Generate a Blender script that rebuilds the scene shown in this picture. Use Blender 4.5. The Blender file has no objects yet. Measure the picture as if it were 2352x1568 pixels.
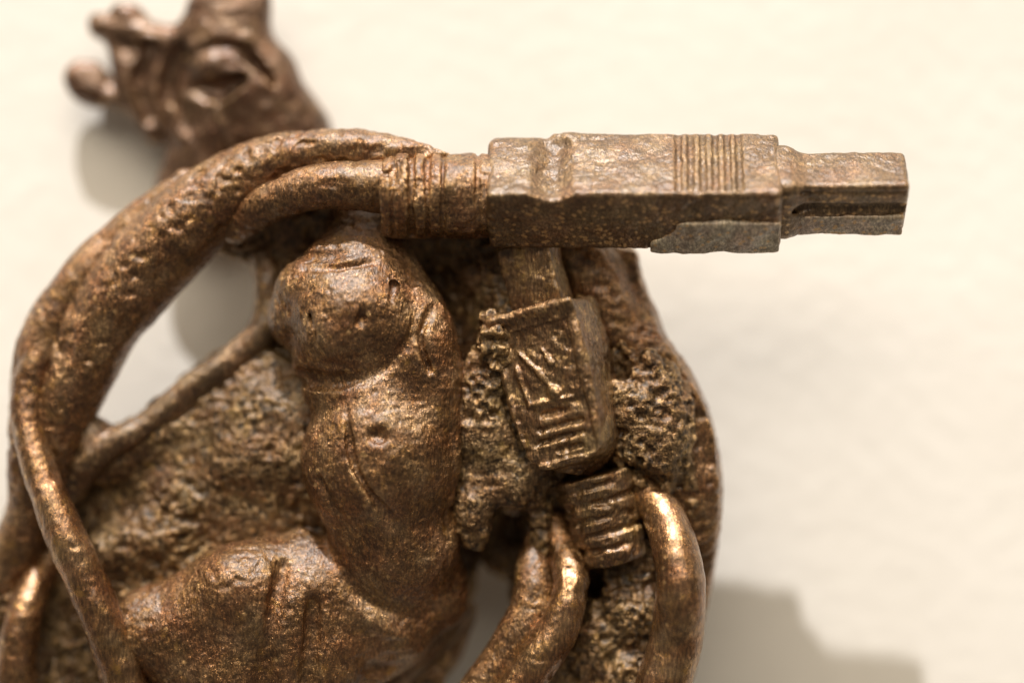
import bpy, math
import numpy as np

# ------------------------------------------------------------------ units
# shapes are measured in "d" units (1 d = 0.065 mm); X right, Y up, Z out of the wall
S = 6.5e-5
D = 5000.0          # camera to reference plane
ZR = 550.0          # reference plane above the wall
CX, CY = 1176.0, 784.0

scene = bpy.context.scene

# ------------------------------------------------------------------ camera
cam_d = bpy.data.cameras.new("camera")
cam = bpy.data.objects.new("camera", cam_d)
scene.collection.objects.link(cam)
cam.location = (0, -(D + ZR) * S, 0)
cam.rotation_euler = (math.radians(90), 0, 0)
cam_d.sensor_width = 36
cam_d.lens = 36 * D / 2352.0
cam_d.clip_start = 0.01
cam_d.clip_end = 10
cam_d.dof.use_dof = True
cam_d.dof.focus_distance = (D + ZR - 555) * S
cam_d.dof.aperture_fstop = 3.0
scene.camera = cam

# ------------------------------------------------------------------ world + lamp
w = bpy.data.worlds.new("World"); scene.world = w; w.use_nodes = True
bg = w.node_tree.nodes['Background']
bg.inputs[0].default_value = (1.0, 0.87, 0.71, 1); bg.inputs[1].default_value = 0.14
LD = np.array([-0.22, 2.44, 1.0]); LD /= np.linalg.norm(LD)
ld = bpy.data.lights.new("gallery_spot", 'SPOT')
ld.energy = 266; ld.color = (1.0, 0.955, 0.925); ld.shadow_soft_size = 0.020
ld.spot_size = math.radians(40); ld.spot_blend = 0.6
lo = bpy.data.objects.new("gallery_spot", ld); scene.collection.objects.link(lo)
from mathutils import Vector
lpos = Vector((LD[0], -LD[2], LD[1])) * 2.2 + Vector((0, -0.02, 0))
lo.location = lpos
lo.rotation_euler = (Vector((0, 0, 0)) - lpos).to_track_quat('-Z', 'Y').to_euler()

# large soft fill light, added overhead out of view
al = bpy.data.lights.new("fill_light", 'AREA'); al.shape = 'RECTANGLE'; al.size = 3.2; al.size_y = 2.4
al.energy = 90; al.color = (1.0, 0.86, 0.68)
ao = bpy.data.objects.new("fill_light", al); scene.collection.objects.link(ao)
ao.location = (-0.2, -1.9, 2.1)
ao.rotation_euler = (Vector((0, 0, 0)) - Vector(ao.location)).to_track_quat('-Z', 'Y').to_euler()

scene.view_settings.view_transform = 'Standard'
scene.view_settings.look = 'None'
scene.view_settings.exposure = 0
scene.view_settings.gamma = 1

# ------------------------------------------------------------------ noise
def _hash(ix, iy, iz, seed):
    h = (ix.astype(np.int64) * 374761393 + iy.astype(np.int64) * 668265263 + iz.astype(np.int64) * 2147483647 + seed * 974711) & 0xffffffff
    h = ((h ^ (h >> 13)) * 1274126177) & 0xffffffff
    h = ((h ^ (h >> 16)) * 2246822519) & 0xffffffff
    return ((h ^ (h >> 15)) & 0xffff).astype(np.float32) / 65535.0 * 2 - 1

def vnoise(p, scale, seed=0):
    q = p / scale
    i = np.floor(q).astype(np.int64); f = (q - i).astype(np.float32)
    f = f * f * (3 - 2 * f)
    r = 0
    for dx in (0, 1):
        wx = f[:, 0] if dx else 1 - f[:, 0]
        for dy in (0, 1):
            wy = f[:, 1] if dy else 1 - f[:, 1]
            for dz in (0, 1):
                wz = f[:, 2] if dz else 1 - f[:, 2]
                r = r + wx * wy * wz * _hash(i[:, 0] + dx, i[:, 1] + dy, i[:, 2] + dz, seed)
    return r

# ------------------------------------------------------------------ signed distance volumes
def kf(z): return (D + ZR - z) / D
def P(x, y, z):
    k = kf(z)
    return np.array([(x - CX) * k, -(y - CY) * k, z], dtype=np.float64)

class Vol:
    def __init__(self, lo, hi, vox):
        self.vox = vox
        self.lo = np.array(lo, float); self.n = np.ceil((np.array(hi, float) - self.lo) / vox).astype(int) + 1
        self.f = np.full(self.n, 60.0, np.float32)
    def sub(self, lo, hi):
        a = np.clip(np.floor((np.array(lo) - self.lo) / self.vox).astype(int), 0, self.n)
        b = np.clip(np.ceil((np.array(hi) - self.lo) / self.vox).astype(int) + 1, 0, self.n)
        if np.any(b <= a): return None
        sl = tuple(slice(a[i], b[i]) for i in range(3))
        g = [((np.arange(a[i], b[i]) * self.vox) + self.lo[i]).astype(np.float32) for i in range(3)]
        return sl, g[0][:, None, None], g[1][None, :, None], g[2][None, None, :]
    def comb(self, sl, d, k, op):
        f = self.f[sl]
        if op == 'sub': d = -d
        if k <= 0:
            self.f[sl] = np.minimum(f, d) if op == 'add' else np.maximum(f, d)
            return
        if op == 'add':
            h = np.clip(0.5 + 0.5 * (f - d) / k, 0, 1)
            self.f[sl] = f * (1 - h) + d * h - k * h * (1 - h)
        else:
            h = np.clip(0.5 - 0.5 * (f - d) / k, 0, 1)
            self.f[sl] = f * (1 - h) + d * h + k * h * (1 - h)

def catmull(pts, step):
    pts = np.array(pts, float)
    if len(pts) == 2:
        n = max(2, int(np.linalg.norm(pts[1, :3] - pts[0, :3]) / step))
        t = np.linspace(0, 1, n)[:, None]
        return pts[0] * (1 - t) + pts[1] * t
    e = np.vstack([2 * pts[0] - pts[1], pts, 2 * pts[-1] - pts[-2]])
    out = []
    for i in range(1, len(e) - 2):
        n = max(1, int(np.linalg.norm(e[i + 1, :3] - e[i, :3]) / step))
        for t in np.arange(n) / n:
            out.append(0.5 * ((2 * e[i]) + (-e[i - 1] + e[i + 1]) * t + (2 * e[i - 1] - 5 * e[i] + 4 * e[i + 1] - e[i + 2]) * t * t + (-e[i - 1] + 3 * e[i] - 3 * e[i + 1] + e[i + 2]) * t ** 3))
    out.append(e[-2])
    return np.array(out)

def world_pts(pts):
    return np.array([list(P(p[0], p[1], p[2])) + [p[3] * kf(p[2])] for p in pts])

# primitives are tuples: (bbox_lo, bbox_hi, func(x,y,z)->d)
def p_tube(pts, flat=1.0, rib=None):
    """pts (x,y,z,r) in reference units; flat squeezes the section in depth"""
    wp = catmull(world_pts(pts), 30 if rib is None else 8)
    wp[:, 3] = np.maximum(wp[:, 3], 1)
    if rib:
        s = np.concatenate([[0], np.cumsum(np.linalg.norm(np.diff(wp[:, :3], axis=0), axis=1))])
        wp[:, 3] += rib[1] * np.clip(np.cos(s / rib[0] * 2 * math.pi) * 1.6, -1, 1)
    segs = []
    for a, b in zip(wp[:-1], wp[1:]):
        segs.append((a, b))
    return ('tube', segs, flat)

def p_ell(x, y, z, rx, ry, rz, rot=0.0):
    c = P(x, y, z); k = kf(z)
    return ('ell', c, np.array([rx, ry, rz]) * k, math.radians(rot))

def frame_from(axis_dir, roll):
    """axes: v along axis (image plane), u across, w front normal; roll turns u,w about v"""
    v = np.array([axis_dir[0], -axis_dir[1], axis_dir[2] if len(axis_dir) > 2 else 0.0]); v /= np.linalg.norm(v)
    wv = np.array([0, 0, 1.0]); u = np.cross(v, wv); u /= np.linalg.norm(u)
    if u[0] < 0: u = -u
    wv = np.cross(u, v);
    if wv[2] < 0: wv = -wv
    c, s = math.cos(math.radians(roll)), math.sin(math.radians(roll))
    return u * c + wv * s, v, wv * c - u * s

def p_box(c, axes, half, rnd):
    return ('box', np.array(c), axes, np.array(half, float), rnd)

def apply(vol, prim, k=0, op='add'):
    t = prim[0]
    if t == 'tube':
        _, segs, flat = prim
        al = np.array([np.minimum(a[:3] - a[3], b[:3] - b[3]) for a, b in segs]).min(0) - k - 12
        ah = np.array([np.maximum(a[:3] + a[3], b[:3] + b[3]) for a, b in segs]).max(0) + k + 12
        r = vol.sub(al, ah)
        if r is None: return
        sl, x, y, z = r
        tmp = np.full(vol.f[sl].shape, 60.0, np.float32)
        base = [s.start for s in sl]
        for a, b in segs:
            m = max(a[3], b[3]) + k + 12
            rr = vol.sub(np.minimum(a[:3], b[:3]) - m, np.maximum(a[:3], b[:3]) + m)
            if rr is None: continue
            s2, gx, gy, gz = rr
            ls = tuple(slice(max(s.start, sl[i].start) - base[i], min(s.stop, sl[i].stop) - base[i]) for i, s in enumerate(s2))
            if any(q.stop <= q.start for q in ls): continue
            gx = x[ls[0]]; gy = y[:, ls[1]]; gz = z[:, :, ls[2]]
            ba = (b[:3] - a[:3]).astype(np.float32)
            ba2 = ba.copy(); ba2[2] /= flat
            L2 = float((ba2 ** 2).sum()) + 1e-6
            px, py, pz = gx - a[0], gy - a[1], (gz - a[2]) / flat
            h = np.clip((px * ba2[0] + py * ba2[1] + pz * ba2[2]) / L2, 0, 1).astype(np.float32)
            d = np.sqrt((px - ba2[0] * h) ** 2 + (py - ba2[1] * h) ** 2 + (pz - ba2[2] * h) ** 2) - (a[3] + (b[3] - a[3]) * h)
            tmp[ls] = np.minimum(tmp[ls], d)
        vol.comb(sl, tmp, k, op)
    elif t == 'ell':
        _, c, rad, rot = prim
        m = rad.max() + k + 12
        r = vol.sub(c - m, c + m)
        if r is None: return
        sl, x, y, z = r
        cs, sn = math.cos(rot), math.sin(rot)
        px, py, pz = x - c[0], y - c[1], z - c[2]
        qx, qy = px * cs + py * sn, -px * sn + py * cs
        k0 = np.sqrt((qx / rad[0]) ** 2 + (qy / rad[1]) ** 2 + (pz / rad[2]) ** 2)
        k1 = np.sqrt((qx / rad[0] ** 2) ** 2 + (qy / rad[1] ** 2) ** 2 + (pz / rad[2] ** 2) ** 2)
        d = k0 * (k0 - 1) / np.maximum(k1, 1e-6)
        vol.comb(sl, d.astype(np.float32), k, op)
    elif t == 'box':
        _, c, axes, half, rnd = prim
        m = np.linalg.norm(half) + k + 12
        r = vol.sub(c - m, c + m)
        if r is None: return
        sl, x, y, z = r
        px, py, pz = x - c[0], y - c[1], z - c[2]
        q = [np.abs(px * a[0] + py * a[1] + pz * a[2]) - (h - rnd) for a, h in zip(axes, half)]
        out = np.sqrt(sum(np.maximum(v, 0) ** 2 for v in q))
        d = out + np.minimum(np.maximum(np.maximum(q[0], q[1]), q[2]), 0) - rnd
        vol.comb(sl, d.astype(np.float32), k, op)

def bounds(prims, pad=14):
    los, his = [], []
    for p in prims:
        if p[0] == 'tube':
            for a, b in p[1]:
                for q in (a, b): los.append(q[:3] - q[3]); his.append(q[:3] + q[3])
        elif p[0] == 'ell':
            m = p[2].copy(); m[0] = m[1] = max(m[0], m[1]); los.append(p[1] - m); his.append(p[1] + m)
        elif p[0] == 'box':
            m = sum(np.abs(a) * h for a, h in zip(p[2], p[3])); los.append(p[1] - m); his.append(p[1] + m)
    return np.min(los, 0) - pad, np.max(his, 0) + pad

def surface_nets(vol):
    f = vol.f
    s = f < 0
    nx, ny, nz = f.shape
    c = np.zeros((nx - 1, ny - 1, nz - 1), np.int8)
    for dx in (0, 1):
        for dy in (0, 1):
            for dz in (0, 1):
                c += s[dx:nx - 1 + dx, dy:ny - 1 + dy, dz:nz - 1 + dz]
    act = (c > 0) & (c < 8)
    idx = np.full(act.shape, -1, np.int64)
    ii, jj, kk = np.nonzero(act)
    idx[ii, jj, kk] = np.arange(len(ii))
    acc = np.zeros((len(ii), 3)); cnt = np.zeros(len(ii))
    corners = [(a, b, cc) for a in (0, 1) for b in (0, 1) for cc in (0, 1)]
    for a in corners:
        for ax in range(3):
            if a[ax] == 1: continue
            b = list(a); b[ax] = 1
            fa = f[ii + a[0], jj + a[1], kk + a[2]]; fb = f[ii + b[0], jj + b[1], kk + b[2]]
            m = (fa < 0) != (fb < 0)
            t = np.where(m, fa / np.where(m, fa - fb, 1), 0)
            p = np.array([a], float).repeat(len(ii), 0); p[:, ax] += t
            acc[m] += p[m]; cnt[m] += 1
    v = (np.stack([ii, jj, kk], 1) + acc / cnt[:, None]) * vol.vox + vol.lo
    quads = []
    for ax in range(3):
        o1, o2 = [(1, 2), (2, 0), (0, 1)][ax]
        sa = [slice(None)] * 3; sb = [slice(None)] * 3
        sa[ax] = slice(0, -1); sb[ax] = slice(1, None)
        A, B = s[tuple(sa)], s[tuple(sb)]
        e = A != B
        lim = [slice(None)] * 3
        m = e.copy()
        for o in (o1, o2):
            q = [slice(None)] * 3; q[o] = 0; m[tuple(q)] = False
            q[o] = -1; m[tuple(q)] = False
        I = np.array(np.nonzero(m)).T
        if not len(I): continue
        flip = A[I[:, 0], I[:, 1], I[:, 2]]
        def at(d1, d2):
            J = I.copy(); J[:, o1] -= d1; J[:, o2] -= d2
            return idx[J[:, 0], J[:, 1], J[:, 2]]
        q = np.stack([at(1, 1), at(0, 1), at(0, 0), at(1, 0)], 1)
        q[~flip] = q[~flip][:, ::-1]
        quads.append(q)
    q = np.concatenate(quads)
    q = q[(q >= 0).all(1)]
    return v, q

def vnormals(v, q):
    a = v[q[:, 2]] - v[q[:, 0]]; b = v[q[:, 3]] - v[q[:, 1]]
    n = np.cross(a, b); N = np.zeros_like(v)
    for i in range(4):
        for ax in range(3): N[:, ax] += np.bincount(q[:, i], n[:, ax], len(v))
    return N / np.maximum(np.linalg.norm(N, axis=1, keepdims=True), 1e-9)

def relax(v, q, it=1, lam=0.5):
    for _ in range(it):
        acc = np.zeros_like(v); cnt = np.zeros(len(v))
        for i in range(4):
            for j in (1, 3):
                o = q[:, (i + j) % 4]
                for ax in range(3): acc[:, ax] += np.bincount(q[:, i], v[o, ax], len(v))
                cnt += np.bincount(q[:, i], minlength=len(v))
        v = v + lam * (acc / np.maximum(cnt, 1)[:, None] - v)
    return v

# ------------------------------------------------------------------ objects
def link(o, parent=None):
    scene.collection.objects.link(o)
    if parent is not None: o.parent = parent
    return o

def mesh_obj(name, v, q, mat, parent):
    me = bpy.data.meshes.new(name)
    w_ = np.empty_like(v); w_[:, 0] = v[:, 0] * S; w_[:, 1] = -v[:, 2] * S; w_[:, 2] = v[:, 1] * S
    me.vertices.add(len(w_)); me.vertices.foreach_set('co', w_.astype(np.float32).ravel())
    me.loops.add(q.size); me.loops.foreach_set('vertex_index', q.astype(np.int32).ravel())
    me.polygons.add(len(q))
    me.polygons.foreach_set('loop_start', np.arange(0, q.size, 4, dtype=np.int32))
    me.polygons.foreach_set('loop_total', np.full(len(q), 4, dtype=np.int32))
    me.polygons.foreach_set('use_smooth', np.ones(len(q), bool))
    me.update(calc_edges=True); me.validate()
    me.materials.append(mat)
    return link(bpy.data.objects.new(name, me), parent)

def noise_disp(v, n, layers, seed):
    d = np.zeros(len(v))
    m = np.clip(0.75 + 0.9 * vnoise(v, 130, seed + 500) + 0.5 * vnoise(v, 55, seed + 501), 0.12, 1.5)
    for kind, scale, amp in layers:
        x = vnoise(v, scale, seed); seed += 7
        if kind == 'n': d += amp * x
        elif kind == 'pit': d -= amp * m * np.clip((x - 0.15) * 2.2, 0, 1)
        elif kind == 'lump': d += amp * m * np.clip((x - 0.05) * 2.0, 0, 1)
        elif kind == 'ridge': d += amp * (0.5 - np.abs(x)) 
    return v + n * d[:, None]

def build(name, prims, mat, parent, vox=4.0, layers=(), seed=1, vol=None, smooth=1, region=None):
    """prims: list of (prim, k, op)"""
    if vol is None:
        lo_, hi_ = bounds([p for p, k, op in prims if op == 'add'])
        vol = Vol(lo_, hi_, vox)
    for p, k, op in prims: apply(vol, p, k, op)
    v, q = surface_nets(vol)
    v = relax(v, q, smooth, 0.5)
    if layers:
        n = vnormals(v, q)
        v = noise_disp(v, n, layers, seed)
    return mesh_obj(name, v, q, mat, parent)

def A(p, k=0): return (p, k, 'add')
def C(p, k=0): return (p, k, 'sub')

# ------------------------------------------------------------------ materials
def nd(nt, t, **kw):
    n = nt.nodes.new(t)
    for k, v in kw.items():
        if k.startswith('i_'): n.inputs[k[2:].replace('_', ' ')].default_value = v
        else: setattr(n, k, v)
    return n

def ramp(nt, stops, fac):
    r = nt.nodes.new('ShaderNodeValToRGB')
    cr = r.color_ramp
    while len(cr.elements) > 1: cr.elements.remove(cr.elements[-1])
    cr.elements[0].position = stops[0][0]; cr.elements[0].color = (*stops[0][1], 1)
    for p, c in stops[1:]:
        e = cr.elements.new(p); e.color = (*c, 1)
    nt.links.new(fac, r.inputs[0]); return r.outputs[0]

def bronze(name, cols, rough=0.36, metallic=0.85, pit=0.5, grain=0.6, gold=0.5, coarse=1.0, coat=0.55):
    m = bpy.data.materials.new(name); m.use_nodes = True
    nt = m.node_tree; L = nt.links
    b = nt.nodes['Principled BSDF']
    tc = nd(nt, 'ShaderNodeTexCoord')
    mp = nd(nt, 'ShaderNodeMapping'); mp.inputs['Scale'].default_value = (1 / S / 100,) * 3   # 1 unit = 100 d
    L.new(tc.outputs['Object'], mp.inputs[0])
    def noise(scale, detail=3, rough_=0.55, vec=None):
        n = nd(nt, 'ShaderNodeTexNoise'); n.inputs['Scale'].default_value = scale
        n.inputs['Detail'].default_value = detail; n.inputs['Roughness'].default_value = rough_
        L.new(vec or mp.outputs[0], n.inputs['Vector']); return n.outputs['Fac']
    st = nd(nt, 'ShaderNodeMapping'); st.inputs['Scale'].default_value = (1, 1, 0.25)
    L.new(mp.outputs[0], st.inputs[0])
    big = noise(1.1, 4, 0.6)
    mid = noise(5.0 * coarse, 4, 0.6)
    fine = noise(24, 3, 0.65, st.outputs[0])
    c1 = ramp(nt, [(0.3, cols[0]), (0.5, cols[1]), (0.68, cols[2])], big)
    # pits and grime in the metal
    pf = ramp(nt, [(0.38, (1, 1, 1)), (0.5, (0, 0, 0))], mid)
    # small reddish and olive patches of patina
    pn = noise(1.5, 3, 0.5)
    tint = ramp(nt, [(0.34, (1.12, .84, .80)), (0.5, (1, 1, 1)), (0.64, (.95, 1.04, .9))], pn)
    tm = nd(nt, 'ShaderNodeMix', data_type='RGBA', blend_type='MULTIPLY'); tm.inputs[0].default_value = 0.4
    L.new(c1, tm.inputs[6]); L.new(tint, tm.inputs[7]); c1 = tm.outputs[2]
    # speckle
    sn = noise(17, 3, 0.7, st.outputs[0])
    sp_ = ramp(nt, [(0.36, (.5, .47, .45)), (0.52, (1, 1, 1)), (0.66, (1.8, 1.75, 1.6))], sn)
    tm2 = nd(nt, 'ShaderNodeMix', data_type='RGBA', blend_type='MULTIPLY'); tm2.inputs[0].default_value = 0.9
    L.new(c1, tm2.inputs[6]); L.new(sp_, tm2.inputs[7]); c1 = tm2.outputs[2]
    mx = nd(nt, 'ShaderNodeMix', data_type='RGBA'); 
    mul = nd(nt, 'ShaderNodeMath', operation='MULTIPLY'); mul.inputs[1].default_value = pit
    L.new(pf, mul.inputs[0]); L.new(mul.outputs[0], mx.inputs[0])
    L.new(c1, mx.inputs[6]); mx.inputs[7].default_value = (*cols[3], 1)
    # worn golden flecks
    gn = noise(2.3, 5, 0.7)
    gf = ramp(nt, [(0.58, (0, 0, 0)), (0.72, (1, 1, 1))], gn)
    mul2 = nd(nt, 'ShaderNodeMath', operation='MULTIPLY'); mul2.inputs[1].default_value = gold
    L.new(gf, mul2.inputs[0])
    mx2 = nd(nt, 'ShaderNodeMix', data_type='RGBA')
    L.new(mul2.outputs[0], mx2.inputs[0]); L.new(mx.outputs[2], mx2.inputs[6]); mx2.inputs[7].default_value = (*cols[4], 1)
    ge = nd(nt, 'ShaderNodeNewGeometry')
    pr = ramp(nt, [(0.515, (0, 0, 0)), (0.60, (1, 1, 1))], ge.outputs['Pointiness'])
    mx3 = nd(nt, 'ShaderNodeMix', data_type='RGBA'); mul3 = nd(nt, 'ShaderNodeMath', operation='MULTIPLY'); mul3.inputs[1].default_value = 0.75
    L.new(pr, mul3.inputs[0]); L.new(mul3.outputs[0], mx3.inputs[0])
    L.new(mx2.outputs[2], mx3.inputs[6]); mx3.inputs[7].default_value = (.74, .46, .20, 1)
    L.new(mx3.outputs[2], b.inputs['Base Color'])
    b.inputs['Metallic'].default_value = metallic
    b.inputs['Coat Weight'].default_value = coat; b.inputs['Coat Roughness'].default_value = 0.27; b.inputs['Coat IOR'].default_value = 1.75
    mr = nd(nt, 'ShaderNodeMapRange'); mr.inputs[1].default_value = 0.3; mr.inputs[2].default_value = 0.7
    mr.inputs[3].default_value = rough + 0.16; mr.inputs[4].default_value = rough - 0.1
    L.new(mid, mr.inputs[0]); L.new(mr.outputs[0], b.inputs['Roughness'])
    # relief
    b1 = nd(nt, 'ShaderNodeBump'); b1.inputs['Strength'].default_value = grain; b1.inputs['Distance'].default_value = 7.5 * S
    L.new(fine, b1.inputs['Height'])
    b2 = nd(nt, 'ShaderNodeBump'); b2.inputs['Strength'].default_value = min(1, grain * 1.0); b2.inputs['Distance'].default_value = 6 * S * coarse ** 2
    L.new(mid, b2.inputs['Height']); L.new(b1.outputs[0], b2.inputs['Normal'])
    L.new(b2.outputs[0], b.inputs['Normal']); 
    b3 = nd(nt, 'ShaderNodeBump'); b3.inputs['Strength'].default_value = 0.5 * grain; b3.inputs['Distance'].default_value = 5 * S
    L.new(fine, b3.inputs['Height']); L.new(b3.outputs[0], b.inputs['Coat Normal'])
    return m

#            dark        mid          light        pit            gold
WARM = [(.165, .074, .028), (.26, .136, .055), (.40, .245, .125), (.035, .020, .012), (.66, .36, .08)]
DULL = [(.125, .067, .030), (.22, .134, .062), (.37, .25, .13), (.025, .018, .012), (.55, .34, .09)]
GREY = [(.14, .080, .038), (.215, .132, .066), (.32, .215, .12), (.05, .035, .025), (.40, .25, .09)]
RED = [(.10, .05, .026), (.15, .082, .045), (.21, .125, .072), (.05, .028, .016), (.38, .22, .09)]
m_torso = bronze("bronze_satin", WARM, rough=.28, pit=.4, grain=.8, gold=.5)
m_rough = bronze("bronze_pitted", DULL, rough=.36, pit=.85, grain=.8, gold=.5, coarse=1.3, coat=.35)
m_cable = bronze("bronze_polished", WARM, rough=.24, pit=.2, grain=.35, gold=.55)
m_arch = bronze("bronze_cast", WARM, rough=.30, pit=.5, grain=.75, gold=.4)
m_plug = bronze("bronze_grey_brown", GREY, rough=.36, pit=.35, grain=.65, gold=.12)
m_plug2 = bronze("bronze_brown", [(.15, .078, .032), (.24, .14, .064), (.38, .25, .12), (.05, .03, .018), (.66, .42, .13)], rough=.33, pit=.3, grain=.55, gold=.5)
m_flower = bronze("bronze_red_brown", RED, rough=.38, pit=.3, grain=.4, gold=.1)

# ------------------------------------------------------------------ wall
def wall():
    m = bpy.data.materials.new("plaster"); m.use_nodes = True
    nt = m.node_tree; L = nt.links; b = nt.nodes['Principled BSDF']
    tc = nd(nt, 'ShaderNodeTexCoord')
    n1 = nd(nt, 'ShaderNodeTexNoise'); n1.inputs['Scale'].default_value = 260; n1.inputs['Detail'].default_value = 4
    n2 = nd(nt, 'ShaderNodeTexNoise'); n2.inputs['Scale'].default_value = 22; n2.inputs['Detail'].default_value = 3
    L.new(tc.outputs['Object'], n1.inputs['Vector']); L.new(tc.outputs['Object'], n2.inputs['Vector'])
    c = ramp(nt, [(0.3, (.80, .775, .72)), (0.7, (.86, .84, .79))], n2.outputs['Fac'])
    L.new(c, b.inputs['Base Color']); b.inputs['Roughness'].default_value = 0.7
    b.inputs['Specular IOR Level'].default_value = 0.25
    bp = nd(nt, 'ShaderNodeBump'); bp.inputs['Strength'].default_value = 0.35; bp.inputs['Distance'].default_value = 0.0006
    L.new(n1.outputs['Fac'], bp.inputs['Height']); L.new(bp.outputs[0], b.inputs['Normal'])
    n = 40; X = np.linspace(-.9, .9, n + 1)
    vs = [(x, 0, z) for z in X for x in X]
    fs = [(j * (n + 1) + i, j * (n + 1) + i + 1, (j + 1) * (n + 1) + i + 1, (j + 1) * (n + 1) + i) for j in range(n) for i in range(n)]
    me = bpy.data.meshes.new("wall"); me.from_pydata(vs, [], fs); me.materials.append(m)
    o = link(bpy.data.objects.new("wall", me)); o['kind'] = 'structure'
wall()

# ------------------------------------------------------------------ sculpture root
root = link(bpy.data.objects.new("bronze_relief", None))
root.empty_display_size = 0.02
root['label'] = "brown bronze relief of a headless torso wound in cables and plugs on white wall"
root['category'] = "sculpture"

# ---- rough base: a curved, pitted sheet with an irregular outline
ctrl = [(560, 600, 330), (600, 780, 300), (620, 680, 320), (300, 1010, 345), (450, 950, 375), (330, 1000, 350), (600, 880, 405), (640, 1130, 410), (400, 1130, 390),
        (200, 1250, 320), (100, 1400, 300), (0, 1300, 250), (-60, 1500, 240), (150, 1568, 340), (700, 480, 380), (900, 500, 400), (1060, 740, 350),
        (1100, 900, 480), (1080, 1100, 460), (1160, 720, 470), (1100, 640, 400), (1200, 950, 470), (1350, 650, 340), (1400, 780, 370), (1420, 640, 325), (1470, 620, 320),
        (1500, 870, 500), (1490, 950, 530), (1430, 1000, 500), (1470, 1060, 450), (1440, 1090, 400), (1570, 920, 470), (1645, 1100, 300), (1610, 1330, 300), (1600, 1000, 430), (1570, 1180, 440),
        (1165, 1240, 190), (1230, 1130, 470), (1250, 1230, 330), (1350, 1330, 300), (1430, 1430, 430), (1380, 1530, 430), (1230, 1420, 390), (1120, 1568, 350),
        (850, 1568, 330), (1000, 1450, 300), (600, 1500, 380), (850, 1100, 420), (300, 1450, 380), (1550, 1568, 360), (1490, 700, 325), (170, 1060, 290), (20, 1150, 270)]
cw = np.array([P(*c) for c in ctrl])
def tps_fit(c):
    d = np.linalg.norm(c[:, None, :2] - c[None, :, :2], axis=2) / 500
    K = np.where(d > 0, d * d * np.log(np.maximum(d, 1e-9)), 0) + np.eye(len(c)) * 2e-3
    Pm = np.column_stack([np.ones(len(c)), c[:, :2] / 500])
    M = np.block([[K, Pm], [Pm.T, np.zeros((3, 3))]])
    return np.linalg.solve(M, np.concatenate([c[:, 2], np.zeros(3)]))
tw = tps_fit(cw)
def tps(x, y):
    z = tw[-3] + tw[-2] * x / 500 + tw[-1] * y / 500
    for i, c in enumerate(cw):
        d2 = ((x - c[0]) ** 2 + (y - c[1]) ** 2) / 250000
        z = z + tw[i] * 0.5 * d2 * np.log(np.maximum(d2, 1e-12))
    return z

outline = [(470, 470), (700, 370), (1100, 470), (1450, 560), (1440, 610), (1440, 655), (1470, 735), (1535, 830), (1583, 935), (1610, 1050), (1620, 1150),
           (1612, 1260), (1585, 1380), (1560, 1480), (1530, 1640), (1040, 1640), (1120, 1530), (1165, 1460), (1180, 1400), (1165, 1340), (1118, 1285),
           (1092, 1290), (1085, 1370), (1040, 1490), (1000, 1640), (-120, 1640), (-120, 1300), (0, 1235), (30, 1130), (60, 1060), (130, 1080), (165, 1060),
           (225, 990), (310, 960), (430, 860), (530, 790), (585, 730), (590, 655), (560, 600), (490, 585), (430, 560)]

def poly_sdf(x, y, poly):
    d = np.full(np.broadcast(x, y).shape, 1e9, np.float32); s = np.ones(d.shape, bool); s[:] = False
    n = len(poly)
    for i in range(n):
        a, b = poly[i - 1], poly[i]
        ex, ey = b[0] - a[0], b[1] - a[1]
        wx, wy = x - a[0], y - a[1]
        h = np.clip((wx * ex + wy * ey) / (ex * ex + ey * ey), 0, 1)
        d = np.minimum(d, (wx - ex * h) ** 2 + (wy - ey * h) ** 2)
        cnd = ((a[1] > y) != (b[1] > y)) & (x < ex * (y - a[1]) / (ey if abs(ey) > 1e-9 else 1e-9) + a[0])
        s ^= cnd
    d = np.sqrt(d)
    return np.where(s, -d, d)

def base_vol(vox=5.0):
    pw = [P(x, y, 320) for x, y in outline]
    lo_ = np.array([min(p[0] for p in pw) - 30, -960, 120]); hi_ = np.array([max(p[0] for p in pw) + 30, max(p[1] for p in pw) + 30, 640])
    vol = Vol(lo_, hi_, vox)
    x = (np.arange(vol.n[0]) * vox + vol.lo[0])[:, None]; y = (np.arange(vol.n[1]) * vox + vol.lo[1])[None, :]
    zc = tps(x, y)
    # outline projected with the local height of the sheet
    pw = []
    for (px, py) in outline:
        z0 = 320
        for _ in range(3):
            q = P(px, py, z0); z0 = float(tps(q[0], q[1]))
        pw.append(P(px, py, z0))
    pd = poly_sdf(x, y, pw)
    gy, gx = np.gradient(zc, vox)[::-1]
    sl = np.sqrt(1 + gx ** 2 + gy ** 2)
    z = (np.arange(vol.n[2]) * vox + vol.lo[2])[None, None, :]
    th = 34.0
    dz = (np.abs(z - (zc[:, :, None] - th)) - th) / sl[:, :, None]
    a = dz + 18; b = pd[:, :, None] + 18
    vol.f = (np.minimum(np.maximum(a, b), 0) + np.sqrt(np.maximum(a, 0) ** 2 + np.maximum(b, 0) ** 2) - 18).astype(np.float32)
    return vol

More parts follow.
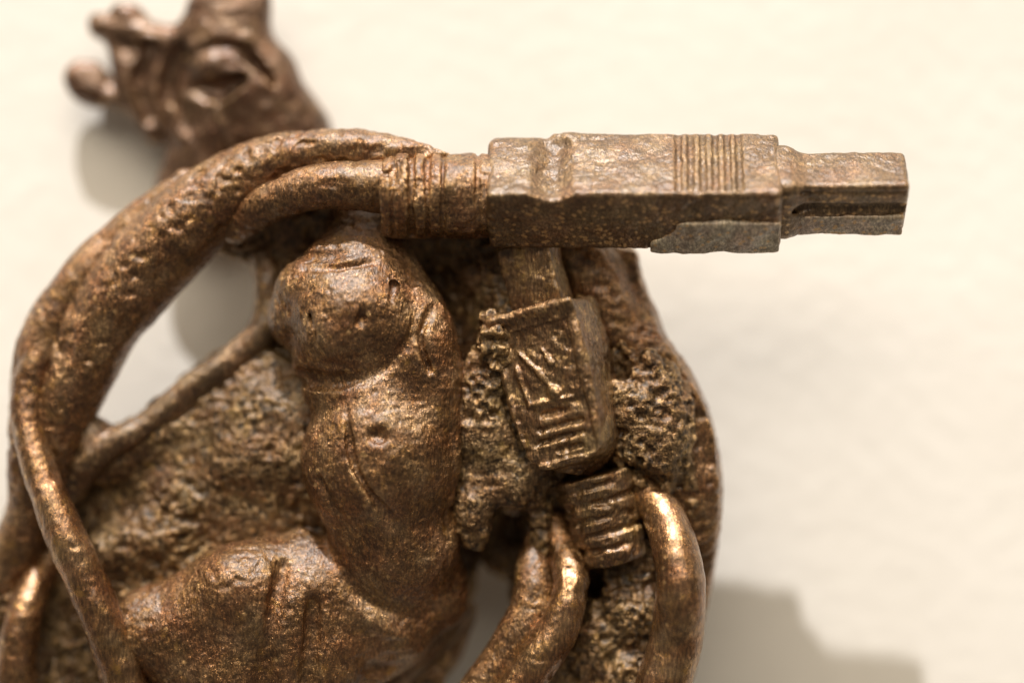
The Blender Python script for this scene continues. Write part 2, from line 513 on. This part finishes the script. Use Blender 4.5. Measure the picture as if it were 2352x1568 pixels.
bv = base_vol()
extra = [
    # ragged rock beside the torso and beside the small plug
    A(p_ell(1135, 790, 490, 40, 90, 60, 10), 30), A(p_ell(1110, 900, 460, 55, 100, 50), 35), A(p_ell(1130, 1010, 455, 80, 90, 48), 35),
    A(p_ell(1180, 1110, 465, 60, 70, 45), 30), A(p_ell(1090, 1160, 450, 50, 100, 50), 30), A(p_ell(1500, 985, 472, 88, 160, 40), 60), A(p_ell(1425, 900, 470, 50, 120, 45), 40), A(p_ell(1480, 1330, 400, 110, 110, 60), 40), A(p_ell(1420, 1500, 400, 100, 130, 60), 40),
    A(p_ell(1510, 1030, 490, 60, 70, 36), 40), A(p_ell(1450, 1400, 430, 62, 75, 66), 30), A(p_ell(1365, 1470, 415, 44, 90, 55), 30),
    A(p_ell(1440, 1560, 430, 60, 70, 50), 15), A(p_tube([(1225, 1130, 440, 34), (1240, 1200, 430, 26), (1240, 1290, 420, 26)]), 26), A(p_tube([(620, 830, 345, 40), (520, 905, 350, 44), (420, 965, 352, 44), (320, 1030, 352, 44), (230, 1080, 345, 40)], flat=.7), 30),
    # inner lip of the right shell
    A(p_tube([(1490, 820, 500, 20), (1545, 930, 495, 22), (1575, 1050, 470, 18), (1592, 1180, 440, 14)]), 20),
    # soft drape swells in the left field
    A(p_ell(330, 1240, 350, 150, 60, 50, 20), 40),
    A(p_ell(600, 1060, 390, 90, 60, 40, 10), 40),
    A(p_ell(0, 1350, 290, 90, 120, 60, 0), 40),
    # the upright joining plug to shell at the right
    
    C(p_tube([(1345, 740, 490, 45), (1420, 850, 490, 30)]), 25),
    A(p_ell(1180, 1225, 215, 95, 105, 50), 10), C(p_ell(1168, 1235, 400, 52, 82, 150), 12), C(p_ell(1355, 1335, 400, 45, 35, 70, -30), 12), C(p_ell(1060, 740, 430, 22, 60, 60, -25), 20),
    C(p_ell(1470, 1085, 500, 70, 16, 30, -20), 12), C(p_ell(195, 985, 330, 22, 18, 60, 0), 8),
]
build("rough_base", extra, m_rough, root, vol=bv, smooth=1,
      layers=[('n', 95, 9), ('ridge', 30, 5), ('pit', 21, 11), ('lump', 15, 5), ('pit', 11, 6), ('n', 8, 2.2)], seed=11)
del bv

# ---- smooth rim of the opening at the left
build("opening_rim", [A(p_tube([(660, 700, 335, 30), (605, 765, 345, 34), (508, 842, 360, 32), (418, 905, 370, 30), (330, 980, 380, 30), (250, 1022, 385, 36), (196, 1070, 375, 38), (165, 1130, 345, 30)], flat=.9), 0), A(p_ell(205, 1000, 360, 62, 46, 40), 25), A(p_tube([(600, 590, 335, 24), (618, 660, 330, 34), (610, 740, 335, 30)]), 30), A(p_tube([(560, 850, 345, 20), (450, 915, 345, 30), (350, 1000, 350, 34), (250, 1060, 350, 34)], flat=.8), 26)],
      m_plug, root, 4, [('n', 60, 5), ('n', 14, 1.2)], 31)
# ---- smooth outer shell at the right
build("outer_shell", [A(p_tube([(1450, 590, 370, 18), (1443, 650, 370, 26), (1472, 740, 365, 36), (1510, 850, 375, 64), (1558, 955, 375, 72), (1584, 1060, 368, 74), (1592, 1160, 355, 68), (1590, 1260, 330, 60), (1570, 1370, 325, 60), (1545, 1480, 325, 60), (1515, 1640, 320, 60)], flat=1.9), 0), A(p_tube([(1320, 560, 385, 70), (1365, 640, 380, 84), (1405, 730, 385, 80), (1445, 800, 385, 60)]), 50)],
      m_arch, root, 4, [('n', 70, 7), ('pit', 22, 5), ('n', 13, 1.6)], 37)
# ---- sheet edges below the torso
o = build("lower_rim", [A(p_tube([(820, 1640, 330, 40), (900, 1560, 320, 40), (990, 1480, 310, 34), (1066, 1400, 300, 22)]), 0),
                    A(p_tube([(900, 1660, 260, 30), (970, 1580, 255, 30), (1040, 1490, 250, 28), (1074, 1400, 250, 22)]), 8)],
      m_plug, root, 4, [('n', 60, 5), ('n', 14, 1.2)], 41)

# ---- torso
torso = [
    A(p_ell(800, 722, 500, 130, 128, 116, 0)), A(p_ell(900, 740, 462, 140, 130, 112, -30), 60), A(p_ell(960, 820, 460, 92, 130, 100, 0), 40),
    A(p_ell(690, 715, 430, 72, 92, 75, -25), 28), A(p_ell(790, 650, 470, 150, 82, 92, 0), 40), A(p_ell(785, 580, 482, 82, 34, 58, 0), 12), A(p_ell(785, 800, 480, 102, 76, 100, 0), 30),
    A(p_ell(880, 885, 462, 176, 120, 106), 40), A(p_tube([(830, 500, 350, 80), (840, 560, 375, 100), (850, 640, 420, 110)]), 50), A(p_ell(965, 850, 455, 88, 150, 92, 0), 40), A(p_ell(872, 1055, 475, 182, 200, 142), 40),
    A(p_ell(905, 1240, 452, 150, 165, 108, 8), 40), A(p_ell(1015, 930, 440, 40, 160, 90, 0), 25),
    A(p_tube([(1022, 880, 500, 22), (1034, 960, 505, 24), (1040, 1060, 500, 22), (1030, 1150, 490, 14)]), 10),
    # thigh and hip to the left, with its folds
    A(p_ell(560, 1420, 440, 270, 170, 118, 20), 40), A(p_ell(560, 1365, 490, 120, 120, 96, 10), 40), A(p_ell(350, 1450, 450, 100, 90, 70, 0), 30), A(p_ell(710, 1470, 445, 150, 200, 105, 0), 40), A(p_tube([(590, 1290, 470, 40), (560, 1400, 500, 52), (545, 1560, 500, 56)]), 30), A(p_tube([(690, 1330, 470, 36), (672, 1440, 500, 44), (660, 1580, 500, 46)]), 30),
    A(p_ell(370, 1440, 420, 120, 100, 80, 15), 30), A(p_ell(520, 1540, 470, 110, 120, 90), 30), A(p_ell(640, 1290, 420, 120, 60, 80, 20), 40),
    A(p_tube([(690, 1230, 430, 20), (735, 1300, 470, 24), (790, 1375, 480, 22), (860, 1430, 470, 18)]), 30),
    A(p_tube([(770, 1370, 480, 30), (850, 1420, 490, 30), (910, 1450, 470, 20)]), 22),
    A(p_tube([(800, 1480, 450, 34), (870, 1490, 450, 30), (930, 1480, 430, 18)]), 20),
    A(p_tube([(760, 1560, 450, 36), (860, 1550, 430, 30), (960, 1500, 380, 20)]), 12),
    A(p_ell(980, 1330, 400, 90, 120, 70, 20), 30),
    C(p_tube([(795, 930, 585, 6), (803, 1010, 598, 10), (818, 1075, 604, 11), (850, 1130, 604, 11), (890, 1185, 590, 12), (925, 1225, 575, 8)]), 8),
    C(p_ell(868, 1000, 612, 24, 20, 16), 10), C(p_ell(830, 735, 614, 14, 22, 14), 8),
    C(p_tube([(690, 606, 545, 6), (770, 614, 566, 8), (860, 600, 558, 7)]), 10),
    C(p_tube([(760, 874, 580, 12), (850, 862, 574, 13), (905, 825, 578, 12), (945, 770, 574, 10), (955, 720, 566, 6)]), 12), A(p_ell(775, 880, 470, 72, 80, 84, 0), 40), A(p_ell(720, 830, 440, 50, 90, 80, 0), 30), A(p_ell(870, 700, 535, 66, 56, 52, 20), 26), A(p_ell(770, 760, 545, 64, 60, 60, 0), 26), A(p_ell(985, 940, 505, 46, 90, 50, 0), 24),
    C(p_tube([(690, 866, 505, 20), (750, 878, 560, 18), (850, 868, 578, 10)]), 14),
    C(p_tube([(690, 890, 470, 22), (665, 870, 440, 26)]), 10),
    C(p_tube([(905, 655, 560, 10), (900, 690, 585, 6)]), 8),
    C(p_tube([(650, 1300, 535, 12), (634, 1380, 562, 18), (618, 1460, 566, 18), (600, 1580, 560, 16)]), 22), C(p_tube([(720, 1380, 540, 12), (715, 1470, 548, 14), (700, 1580, 545, 14)]), 20),
    C(p_tube([(475, 1370, 530, 12), (462, 1440, 524, 16), (380, 1490, 498, 14)]), 14),
    C(p_tube([(712, 700, 568, 5), (722, 760, 592, 7), (715, 825, 575, 6)]), 14), C(p_tube([(1000, 700, 540, 8), (965, 770, 560, 9), (985, 850, 555, 8)]), 12), C(p_tube([(735, 1100, 566, 5), (760, 1160, 574, 7), (800, 1220, 570, 6)]), 16),
    A(p_ell(900, 1440, 420, 100, 80, 70, 0), 40), C(p_tube([(745, 1320, 556, 8), (820, 1395, 556, 10), (900, 1440, 520, 10)]), 20),
    C(p_tube([(770, 1450, 560, 12), (840, 1462, 540, 14), (900, 1480, 500, 10)]), 22),
    C(p_tube([(780, 1525, 550, 10), (830, 1520, 525, 12), (900, 1510, 480, 8)]), 22),
    C(p_tube([(770, 1225, 575, 14), (820, 1250, 570, 12)]), 14),
]
build("torso", torso, m_torso, root, 4, [('n', 110, 8), ('n', 46, 2.5), ('pit', 17, 1.8), ('n', 9, 1.3)], 3)

# ---- cables at the left
build("arch_cable", [A(p_tube([(1020, 358, 505, 14), (940, 352, 500, 30), (850, 345, 480, 46), (740, 347, 455, 52), (640, 368, 430, 62), (545, 422, 410, 78), (455, 492, 400, 90), (372, 572, 395, 96), (300, 655, 390, 96), (238, 745, 385, 90), (190, 835, 385, 82), (155, 920, 380, 76), (128, 1000, 370, 68), (118, 1090, 350, 50)]), 0),
                     C(p_tube([(640, 455, 490, 8), (520, 520, 490, 8), (430, 590, 490, 6)]), 14),
                     C(p_tube([(860, 385, 525, 10), (760, 385, 508, 12), (660, 405, 495, 10), (580, 450, 490, 6)]), 12)],
      m_arch, root, 4, [('n', 80, 6), ('n', 34, 2), ('pit', 22, 5), ('n', 12, 1)], 51)
build("outer_cable", [A(p_tube([(430, 425, 380, 40), (335, 508, 370, 52), (245, 595, 360, 62), (165, 695, 355, 68), (108, 805, 355, 70), (80, 920, 360, 60), (70, 1020, 375, 54), (70, 1120, 350, 50), (50, 1230, 320, 56), (10, 1330, 300, 60)]), 0)],
      m_arch, root, 4, [('n', 80, 5), ('pit', 22, 4), ('n', 12, 1)], 57)
build("branch_cable", [A(p_tube([(960, 432, 510, 62), (880, 428, 515, 62), (780, 426, 520, 54), (690, 438, 500, 50), (610, 472, 460, 46), (540, 520, 410, 40)]), 0)],
      m_arch, root, 4, [('n', 70, 4), ('pit', 24, 4), ('n', 11, 1.4)], 61)
build("slender_cable", [A(p_tube([(200, 655, 375, 40), (120, 770, 385, 44), (72, 880, 400, 42), (66, 980, 425, 38), (90, 1070, 452, 40), (132, 1185, 485, 45), (184, 1310, 500, 48), (240, 1430, 495, 50), (310, 1640, 460, 54)]), 0)],
      m_cable, root, 4, [('n', 80, 4), ('n', 30, 2), ('n', 11, 1)], 63)
build("corner_cable", [A(p_tube([(110, 1290, 290, 34), (78, 1345, 335, 38), (62, 1390, 365, 40), (46, 1460, 380, 44), (32, 1640, 380, 50)]), 0)],
      m_cable, root, 4, [('n', 70, 4), ('n', 11, 1.2)], 67)
# ---- cables at the lower right
build("bright_cable", [A(p_tube([(1420, 1050, 380, 40), (1466, 1100, 425, 42), (1502, 1150, 465, 46), (1535, 1210, 508, 50), (1555, 1290, 552, 54), (1562, 1380, 565, 57), (1552, 1470, 535, 60), (1525, 1560, 530, 62), (1490, 1660, 520, 62)]), 0)],
      m_cable, root, 3.5, [('n', 90, 6), ('n', 28, 1.6), ('n', 10, .7)], 71)
build("crossing_cable", [A(p_tube([(1265, 1190, 380, 40), (1298, 1270, 435, 42), (1312, 1345, 485, 42), (1285, 1430, 500, 50), (1235, 1515, 505, 52), (1165, 1620, 500, 54)]), 0)],
      m_cable, root, 3.5, [('n', 60, 4), ('pit', 22, 2.5), ('n', 10, 1)], 73)
build("inner_cable", [A(p_tube([(1240, 1215, 370, 30), (1228, 1280, 415, 40), (1226, 1350, 448, 47), (1212, 1430, 455, 56), (1165, 1510, 450, 58), (1090, 1620, 440, 60)]), 0)],
      m_arch, root, 3.5, [('n', 60, 4), ('pit', 22, 3), ('n', 10, 1.2)], 75)

# ---- collar where the cable enters the big plug
def ring_prims(cx, z, y, r0, r1, x0, x1): pass
collar = [A(p_box(P(1005, 447, 505), ([1, 0, 0], [0, 1, 0], [0, 0, 1]), (128, 98, 98), 92)),]
ax45 = math.radians(45)
collar = [A(p_tube([(960, 450, 505, 97), (1130, 450, 505, 97)])), A(p_tube([(925, 450, 505, 100), (962, 450, 505, 100)]), 4),
          C(p_box(P(800, 450, 505), ([1, 0, 0], [0, 1, 0], [0, 0, 1]), (78, 140, 140), 2), 6),
          ]
def ring0(x, rad, tr):
    ts = np.radians(np.linspace(-60, 200, 18)); c0 = P(x, 450, 505)
    q = [c0 + np.array([0, math.sin(t), math.cos(t)]) * rad for t in np.radians(np.linspace(-80, 120, 16))]
    return ('tube', [(np.append(a, tr), np.append(b, tr)) for a, b in zip(q[:-1], q[1:])], 1.0)
collar += [C(ring0(905, 99, 6), 4), C(ring0(948, 98, 9), 4), C(ring0(985, 97, 5), 4), C(ring0(1020, 97, 6), 4), C(ring0(1098, 97, 6), 4)]
build("plug_collar", collar, m_arch, root, 3.5, [('n', 50, 4), ('pit', 24, 6), ('n', 10, 1.6)], 81)

# ---- big plug
plug = link(bpy.data.objects.new("connector_plug", None), root)
plug['label'] = "large horizontal plug jutting out to the right, grooved grip at its end"
c, s = math.cos(ax45), math.sin(ax45)
TL = 0.055; AX = np.array([1.0, 0, TL]); AX /= np.linalg.norm(AX); FL = np.array([0, s, c]); FL -= AX * FL.dot(AX); FL /= np.linalg.norm(FL); FU = -np.cross(FL, AX) if np.cross(FL, AX)[1] < 0 else np.cross(FL, AX)   # FU runs up the upper face, FL = upper face normal
k = kf(540)
def pc(x, y, z): return P(x, y, z + TL * (x - 1500))
zc = 530
body_c = pc(1456, 438, zc)
half_u, half_n = 112, 86
body = [A(p_box(body_c + np.array([0, 0, 0]), (AX, FU, FL), (334 * kf(zc), half_u, half_n), 16))]
# left block a little lower, dip, then the main block
def on_upper(x, u, h):  # point on the upper face: along u, height h above the face
    cc = pc(x, 438, zc); return cc + FU * u + FL * (half_n + h)
def wtube(pts, r):
    return ('tube', [(np.append(a, r), np.append(b, r)) for a, b in zip(pts[:-1], pts[1:])], 1.0)
body.append(C(wtube([on_upper(1270, -130, 32), on_upper(1270, 60, 34)], 54), 14))
body.append(C(p_box(pc(1170, 276, 470), (AX, np.array([0, 1, 0.]), np.array([0, 0, 1.])), (95, 46, 190), 6), 20))
for i, gx in enumerate((1556, 1584, 1612, 1640, 1668, 1694)):
    body.append(C(wtube([on_upper(gx, -92, 1), on_upper(gx + 2, 130, 1)], 8.5), 3))
body.append(C(wtube([on_upper(1640, -140, -120), on_upper(1800, -150, -120)], 12), 8))
build("plug_housing", body, m_plug, plug, 3.0, [('n', 120, 4), ('n', 34, 1.6), ('pit', 16, 1.8), ('n', 8, .9)], 91)
conn_c = pc(1925, 441, zc + 0)
hu, hn = 63, 70
conn = [A(p_box(conn_c, (AX, FU, FL), (152, hu, hn), 12)),
        A(p_box(pc(1795, 440, zc), (AX, FU, FL), (26, 78, 78), 20), 44)]
def on_lower(x, t, h): return pc(x, 441, zc) - FU * (hu + h) + FL * t
conn.append(C(wtube([on_lower(1820, 8, 2), on_lower(2110, 8, 2)], 13), 6))
conn.append(C(wtube([on_lower(1820, 56, 2), on_lower(2110, 56, 2)], 5), 4))
build("plug_tip", conn, m_plug, plug, 3.0, [('n', 110, 5), ('n', 26, 1.2), ('pit', 16, 1.2), ('n', 8, .7)], 95)

# thin plates in a paler grey along the underside
m_pale = bronze("bronze_pale_grey", [(.36, .29, .22), (.46, .385, .30), (.54, .46, .37), (.12, .09, .07), (.5, .42, .33)], rough=.5, metallic=.3, pit=.4, grain=.5, gold=.1)
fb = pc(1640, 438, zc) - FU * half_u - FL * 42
build("pale_facet", [A(p_box(fb, (AX, FU, FL), (150, 8, 46), 6)), A(p_ell(1735, 520, zc + 30, 60, 34, 40, 0), 10),
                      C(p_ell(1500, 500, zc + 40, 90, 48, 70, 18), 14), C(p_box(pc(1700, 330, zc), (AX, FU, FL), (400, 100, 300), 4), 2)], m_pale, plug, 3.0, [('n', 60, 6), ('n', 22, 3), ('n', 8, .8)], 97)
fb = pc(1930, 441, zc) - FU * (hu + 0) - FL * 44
build("pale_facet", [A(p_box(fb, (AX, FU, FL), (140, 6, 28), 5))], m_pale, plug, 3.0, [('n', 60, 3), ('n', 22, 1.5), ('n', 8, .8)], 98)

# ---- small plug
sp = link(bpy.data.objects.new("connector_plug", None), root)
sp['label'] = "smaller upright plug with a raised emblem and four short slots"
u, v_, w_ = frame_from((.272, .962, -0.0), 0)
roll = math.radians(24)
U = u * math.cos(roll) + w_ * math.sin(roll); W = w_ * math.cos(roll) - u * math.sin(roll)
if W[0] > 0: pass
V = v_
pt = math.radians(5); V, W = V * math.cos(pt) + W * math.sin(pt), W * math.cos(pt) - V * math.sin(pt)   # face leans upward
sc = P(1290, 885, 502)
hw, hl, ht = 112, 188, 84
sb = [A(p_box(sc, (U, V, W), (hw, hl, ht), 16)), A(p_ell(1330, 1040, 505, 85, 60, 58, 16), 22)]
def onf(a, b, h): return sc + U * a + V * b + W * (ht + h)
# recess panel inside a raised border
sb.append(C(p_box(sc + W * (ht + 2) + V * 12 - U * 4, (U, V, W), (hw - 22, hl - 34, 8), 3), 5))
for sg in (-1, 1):
    for ang, pu, pv in ((12, hw - 14, hl - 60), (34, hw - 24, hl - 26), (58, hw - 46, hl - 8)):
        ra = math.radians(ang)
        nn = U * sg * math.cos(ra) + V * math.sin(ra); tt_ = V * math.cos(ra) - U * sg * math.sin(ra)
        sb.append(C(p_box(sc + U * sg * pu + V * pv + nn * 60, (nn, tt_, W), (60, 150, 140), 4), 12))
sb.append(A(wtube([onf(-hw + 14, -hl + 12, -4), onf(hw - 14, -hl + 12, -4)], 15), 14))
build_list = sb
for i, (bb, a0, a1) in enumerate(((62, -28, 34), (92, -44, 60), (120, -52, 56), (146, -10, 44))):
    build_list.append(C(wtube([onf(a0, bb - 2, -6), onf(a1, bb - 2, -6)], 9.5), 3))
for a0, a1 in (((-50, -90), (-14, -40)), ((-14, -40), (10, 10)), ((-66, -60), (-56, 30)), ((-56, 30), (54, 36)), ((10, -84), (22, -50))):
    build_list.append(A(wtube([onf(a0[0], a0[1], -5), onf(a1[0], a1[1], -5)], 6), 4))
build_list.append(A(wtube([onf(10, 14, -6), onf(14, 16, -6)], 16), 5))
build("plug_housing", build_list, m_plug2, sp, 3.0, [('n', 70, 5), ('n', 26, 2.6), ('n', 15, 1.6), ('pit', 14, 2.5), ('n', 8, 1)], 101)
build("plug_tip", [A(p_box(sc - V * (hl + 62) - W * 2, (U, V, W), (66, 95, 38), 8))], m_plug2, sp, 3.0, [('n', 60, 3), ('n', 20, 1.2), ('n', 8, .8)], 103)
a0, a1 = P(1352, 1050, 455), P(1418, 1300, 450)
ad = (a1 - a0) / np.linalg.norm(a1 - a0); ru = np.cross(ad, [0, 0, 1.0]); ru /= np.linalg.norm(ru); rw = np.cross(ru, ad)
relief = [A(('tube', [(np.append(a0, 100), np.append(a1, 74))], 1.0)),
          C(p_box(a0 - ad * 62, (ru, ad, rw), (150, 100, 150), 4), 14), C(p_box(a1 + ad * 90, (ru, ad, rw), (150, 100, 150), 4), 20)]
def ring(c, rad, tr, a, b, n=14, t0=0, t1=180):
    ts = np.radians(np.linspace(t0, t1, n)); return wtube([c + a * rad * math.cos(t) + b * rad * math.sin(t) for t in ts], tr)
if rw[2] < 0: rw = -rw
for i in range(5):
    tt = 62 + i * 37
    rr = 100 - 26 * tt / np.linalg.norm(a1 - a0)
    cc = a0 + ad * tt
    relief.append(C(ring(cc, rr + 1, 8.5, ru, rw, t0=(5, 20, -5, 12, 0)[i], t1=(110, 185, 95, 175, 120)[i]), 5))
build("strain_relief", relief,
      m_plug2, sp, 3.0, [('n', 60, 4), ('n', 22, 3), ('pit', 22, 4), ('n', 9, 1.2)], 105)

# ---- flower head near the wall, top left
fl = [
    A(p_ell(560, 200, 130, 130, 130, 80, 0)), A(p_ell(620, 260, 120, 95, 110, 75, 30), 30), A(p_ell(540, 300, 120, 120, 80, 70, 0), 30),
    A(p_ell(420, 200, 110, 90, 130, 60, 0), 30),
    A(p_tube([(500, 110, 140, 40), (400, 95, 125, 38), (310, 75, 115, 34), (245, 60, 105, 30), (225, 50, 100, 20)]), 30),
    A(p_ell(300, 40, 110, 46, 28, 30, -20), 14), A(p_ell(225, 62, 105, 22, 26, 24), 10),
    A(p_ell(525, 40, 135, 100, 100, 60, 10), 60), A(p_tube([(585, 60, 145, 30), (600, 0, 140, 22), (606, -60, 130, 18)]), 20),
    A(p_tube([(262, 90, 110, 24), (285, 170, 110, 26), (320, 250, 105, 30), (360, 310, 105, 26)]), 24),
    A(p_ell(345, 200, 100, 60, 110, 45, 20), 24),
    A(p_ell(205, 192, 85, 62, 52, 36, -30), 4), A(p_tube([(220, 210, 88, 30), (290, 235, 95, 26)]), 14),
    # ringed hollow
    A(p_ell(660, 320, 110, 105, 120, 70, 30), 40), C(p_tube([(420, 200, 200, 14), (440, 135, 205, 18), (495, 105, 208, 18), (555, 112, 205, 14)]), 16), C(p_tube([(430, 200, 200, 20), (480, 210, 205, 26), (550, 185, 205, 16)]), 16),
    A(p_ell(500, 150, 165, 62, 42, 44, 10), 14), C(p_tube([(462, 200, 190, 20), (505, 208, 192, 24), (565, 182, 195, 12)]), 14), A(p_tube([(440, 115, 175, 14), (500, 88, 185, 18), (560, 92, 185, 16), (600, 130, 178, 12)]), 16),
    C(p_tube([(410, 120, 175, 22), (385, 190, 165, 26), (395, 280, 160, 20)]), 16),
    A(p_tube([(395, 250, 160, 10), (420, 310, 160, 14), (470, 370, 150, 14)]), 8),
    A(p_tube([(488, 238, 198, 7), (508, 280, 200, 9), (535, 340, 190, 7)]), 5),
    C(p_tube([(345, 110, 145, 18), (320, 190, 140, 20), (345, 270, 135, 16)]), 14), C(p_tube([(570, 130, 195, 12), (620, 190, 180, 16), (650, 260, 165, 10)]), 20),
    A(p_tube([(650, 180, 160, 10), (680, 230, 150, 14), (700, 290, 140, 12)]), 14),
    # unseen stem behind the cables, shaped to cast the shadow in the opening
    A(p_tube([(560, 330, 120, 110), (480, 405, 125, 114), (466, 434, 125, 110)], flat=.42), 40), A(p_tube([(560, 380, 120, 40), (650, 450, 220, 40), (700, 500, 330, 40)]), 30),
]
build("flower_head", fl, m_flower, root, 4, [('n', 70, 5), ('n', 30, 2), ('pit', 22, 2), ('n', 11, 1)], 111)
# ---- mount that carries the relief off the wall
build("wall_mount", [A(p_tube([(850, 950, 4, 70), (850, 940, 200, 60), (850, 930, 380, 60)]), 0)], m_plug, root, 6, [], 1)

tot = sum(len(o.data.polygons) for o in scene.objects if o.type == 'MESH')
print("quads", tot)
